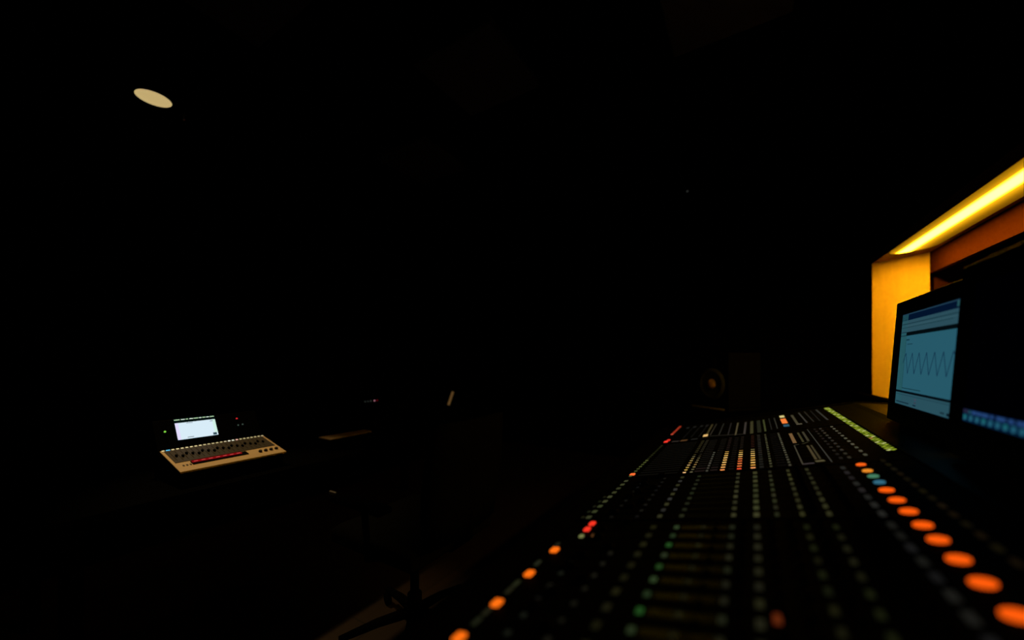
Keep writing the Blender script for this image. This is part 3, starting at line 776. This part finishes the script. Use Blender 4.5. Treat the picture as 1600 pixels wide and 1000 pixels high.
# rack unit with a line of tiny lamps, farther down the desk
ru = thing('rack_unit', 'black rack box with tiny red and grey lamps behind the dim beige strip', 'rack unit', world(1.72, -2.28, DT), RD)
bevel(MB().box(-0.18, 0.06, -0.10, 0.30, 0.0, 0.27).build('case', M['deskm'], ru), 0.003)
MB().box(0.06, 0.066, -0.10, 0.30, 0.01, 0.26).build('face_plate', M['deskm'], ru)
for (dy, rgb, r_, lab) in ((-0.042, (52, 56, 50), 0.0035, 'dim grey lamp'), (-0.020, (52, 56, 50), 0.0035, 'dim grey lamp'), (0.004, (66, 66, 62), 0.0038, 'dim grey lamp'),
                           (0.034, (205, 130, 150), 0.0042, 'pink lamp'), (0.056, (96, 8, 20), 0.0045, 'dark red lamp')):
    q = MB().lathe((0.066, dy, 0.232), (1, 0, 0), [(r_, 0), (r_, 0.003)], 10, cap0=False); q.build('indicator', glow(rgb), ru)['label'] = lab

# thin tilted screen seen edge-on at the end of the desk
ts = thing('tilted_display', 'thin leaning display seen edge-on with a dim amber lit edge, end of the rear desk', 'display', world(2.165, -1.90, DT), RD)
import mathutils
dirt = Vector((0.30, 0.06, 1.0)).normalized()
fx = Vector((-0.15, 1.0, 0)).normalized()
# the display's broad faces run away from the viewer, only its narrow edge faces the camera
view = world(2.165, -1.86, 0); view.normalize()
vl = Matrix.Rotation(-RD, 3, 'Z') @ view
sid = vl.cross(Vector((0, 0, 1))).normalized()
upl = (Vector((0, 0, 1)) + sid * 0.33).normalized()
nn = upl.cross(vl).normalized()
cen = Vector((0.02, 0, EYE - 0.285 - DT)) 
b = MB(); b.frame_box(cen + vl * 0.09, vl, nn, upl, 0.09, 0.0085, 0.056); b.build('panel', M['bezel'], ts)
b = MB(); b.frame_box(cen - vl * 0.001, vl, nn, upl, 0.0015, 0.0092, 0.052); b.build('lit_edge', glow((80, 58, 30)), ts)  # emission stands in for light on the pale edge
MB().tube([cen + vl * 0.09, Vector((cen.x + vl.x * .09, cen.y + vl.y * .09, 0.008))], 0.008).build('post', M['bezel'], ts)
MB().lathe((cen.x + vl.x * .09, cen.y + vl.y * .09, 0), (0, 0, 1), [(0.055, 0), (0.055, 0.006), (0.02, 0.012)], 20).build('base', M['bezel'], ts)

# ------------------------------------------------------------------ office chair between the desks, turned to the rear desk
ch = thing('office_chair', 'black office chair in the dark between the two desks with a steel arm edge', 'chair', world(1.154, -1.20, 0), RD)
b = MB()
b.frame_box((0, 0, 0.475), (1, 0, 0), (0, 1, 0), (0, 0, 1), 0.23, 0.235, 0.035, bev=0.02)
bevel(b.build('seat', M['chairf'], ch), 0.012, 3)
vs = []; fs = []
b = MB(); pr = []
nz, ny = 6, 7
for side in (0, 1):
    for i in range(nz):
        for j in range(ny):
            t = i / (nz - 1); y_ = -0.21 + 0.42 * j / (ny - 1)
            x_ = 0.225 + 0.05 * t - 0.025 * math.cos((j / (ny - 1) - 0.5) * PI) * -1 + side * 0.045
            wv = 0.9 + 0.1 * math.sin(t * PI)
            vs.append((x_, y_ * wv, 0.52 + 0.43 * t))
def vid(s_, i, j): return s_ * nz * ny + i * ny + j
for i in range(nz - 1):
    for j in range(ny - 1):
        fs.append([vid(0, i, j), vid(0, i, j + 1), vid(0, i + 1, j + 1), vid(0, i + 1, j)])
        fs.append([vid(1, i, j), vid(1, i + 1, j), vid(1, i + 1, j + 1), vid(1, i, j + 1)])
for i in range(nz - 1):
    fs.append([vid(0, i, 0), vid(0, i + 1, 0), vid(1, i + 1, 0), vid(1, i, 0)]); fs.append([vid(0, i, ny - 1), vid(1, i, ny - 1), vid(1, i + 1, ny - 1), vid(0, i + 1, ny - 1)])
for j in range(ny - 1):
    fs.append([vid(0, 0, j), vid(1, 0, j), vid(1, 0, j + 1), vid(0, 0, j + 1)]); fs.append([vid(0, nz - 1, j), vid(0, nz - 1, j + 1), vid(1, nz - 1, j + 1), vid(1, nz - 1, j)])
b.add(vs, fs, 0, True); b.build('backrest', M['chairf'], ch)
MB().tube([(0.0, 0, 0.43), (0.20, 0, 0.43), (0.29, 0, 0.50), (0.29, 0, 0.62)], 0.016).build('back_bracket', M['fabric'], ch)
for sgn in (-1, 1):
    a = MB().tube([(0.05, sgn * 0.20, 0.44), (0.05, sgn * 0.27, 0.46), (0.03, sgn * 0.27, 0.64)], 0.012).build('arm', M['fabric'], ch)
    MB().box(-0.13, 0.14, sgn * 0.27 - 0.028, sgn * 0.27 + 0.028, 0.64, 0.665, bev=0.008).build('arm_pad', M['fabric'], a)
    MB().box(-0.175, -0.133, sgn * 0.27 - 0.004, sgn * 0.27 + 0.004, 0.655, 0.668, bev=0.003).build('steel_edge', M['dullmetal'], a)
MB().lathe((0, 0, 0.09), (0, 0, 1), [(0.03, 0), (0.03, 0.10), (0.018, 0.11), (0.018, 0.35)], 20).build('gas_column', M['fabric'], ch)
for k in range(5):
    a = 2 * PI * k / 5 + 0.3
    lg = MB().tube([(0.02 * math.cos(a), 0.02 * math.sin(a), 0.115), (0.15 * math.cos(a), 0.15 * math.sin(a), 0.10), (0.29 * math.cos(a), 0.29 * math.sin(a), 0.07)], [0.022, 0.018, 0.013]).build('leg', M['fabric'], ch)
    MB().lathe((0.29 * math.cos(a) - 0.012 * math.sin(a), 0.29 * math.sin(a) + 0.012 * math.cos(a), 0.027), (-math.sin(a), math.cos(a), 0), [(0.015, -0.024), (0.027, -0.02), (0.027, 0.0), (0.015, 0.004)], 16).build('caster', M['fabric'], lg)

# ------------------------------------------------------------------ near-field loudspeaker on a stand beyond the console
FA = math.atan2(-0.331, -0.944)              # direction its baffle faces
SC = Vector((1.425, 2.76, 0))
spk = thing('loudspeaker', 'dark loudspeaker with a faintly lit brown woofer cap beyond the console', 'loudspeaker', SC + Vector((0, 0, 0.832)), FA)
W2, Hh, D2 = 0.155, 0.385, 0.30
# local x = baffle normal
bevel(MB().box(-D2, 0.0, -W2, W2, 0, Hh).build('cabinet', M['cabinet'], spk), 0.008, 3)
WC = Vector((0.0, 0.012, 0.165))
b = MB()
b.lathe(WC, (1, 0, 0), [(0.112, 0.001), (0.112, 0.005), (0.100, 0.006)], 40, cap0=False, cap1=False); b.build('woofer_rim', M['surround'], spk)
b = MB(); b.lathe(WC, (1, 0, 0), [(0.100, 0.0035), (0.095, 0.010), (0.088, 0.010), (0.084, 0.0035)], 40, cap0=False, cap1=False); sr = b.build('surround', M['surround'], spk)
b = MB(); b.lathe(WC, (1, 0, 0), [(0.084, 0.004), (0.06, 0.0026), (0.036, 0.0012)], 40, cap0=False, cap1=True); b.build('woofer_cone', M['cone'], spk)
b = MB(); b.lathe(WC, (1, 0, 0), [(0.036, 0.0012), (0.033, 0.010), (0.025, 0.017), (0.014, 0.021), (0.004, 0.0225)], 28, cap0=False); b.build('dust_cap', M['dustcap'], spk)
b = MB(); b.lathe(Vector((0, 0.012, 0.325)), (1, 0, 0), [(0.045, 0.001), (0.045, 0.004), (0.020, 0.002), (0.016, 0.007), (0.006, 0.010)], 28, cap0=False); b.build('tweeter', M['cabinet'], spk)
st = thing('speaker_stand', 'dark speaker stand under the loudspeaker beyond the console', 'speaker stand', SC, FA)
bevel(MB().box(-0.29, 0.010, -0.162, 0.162, 0.815, 0.831).build('top_plate', M['cabinet'], st), 0.002)
MB().box(0.0105, 0.014, -0.155, 0.130, 0.820, 0.829).build('plate_edge', M['paleline'], st)  # paler strip painted in for light caught along the plate's front
MB().tube([(-0.15, 0, 0.02), (-0.15, 0, 0.82)], 0.03, 16).build('post', M['fabric'], st)
bevel(MB().box(-0.32, 0.04, -0.17, 0.17, 0.0, 0.022).build('base_plate', M['fabric'], st), 0.004)
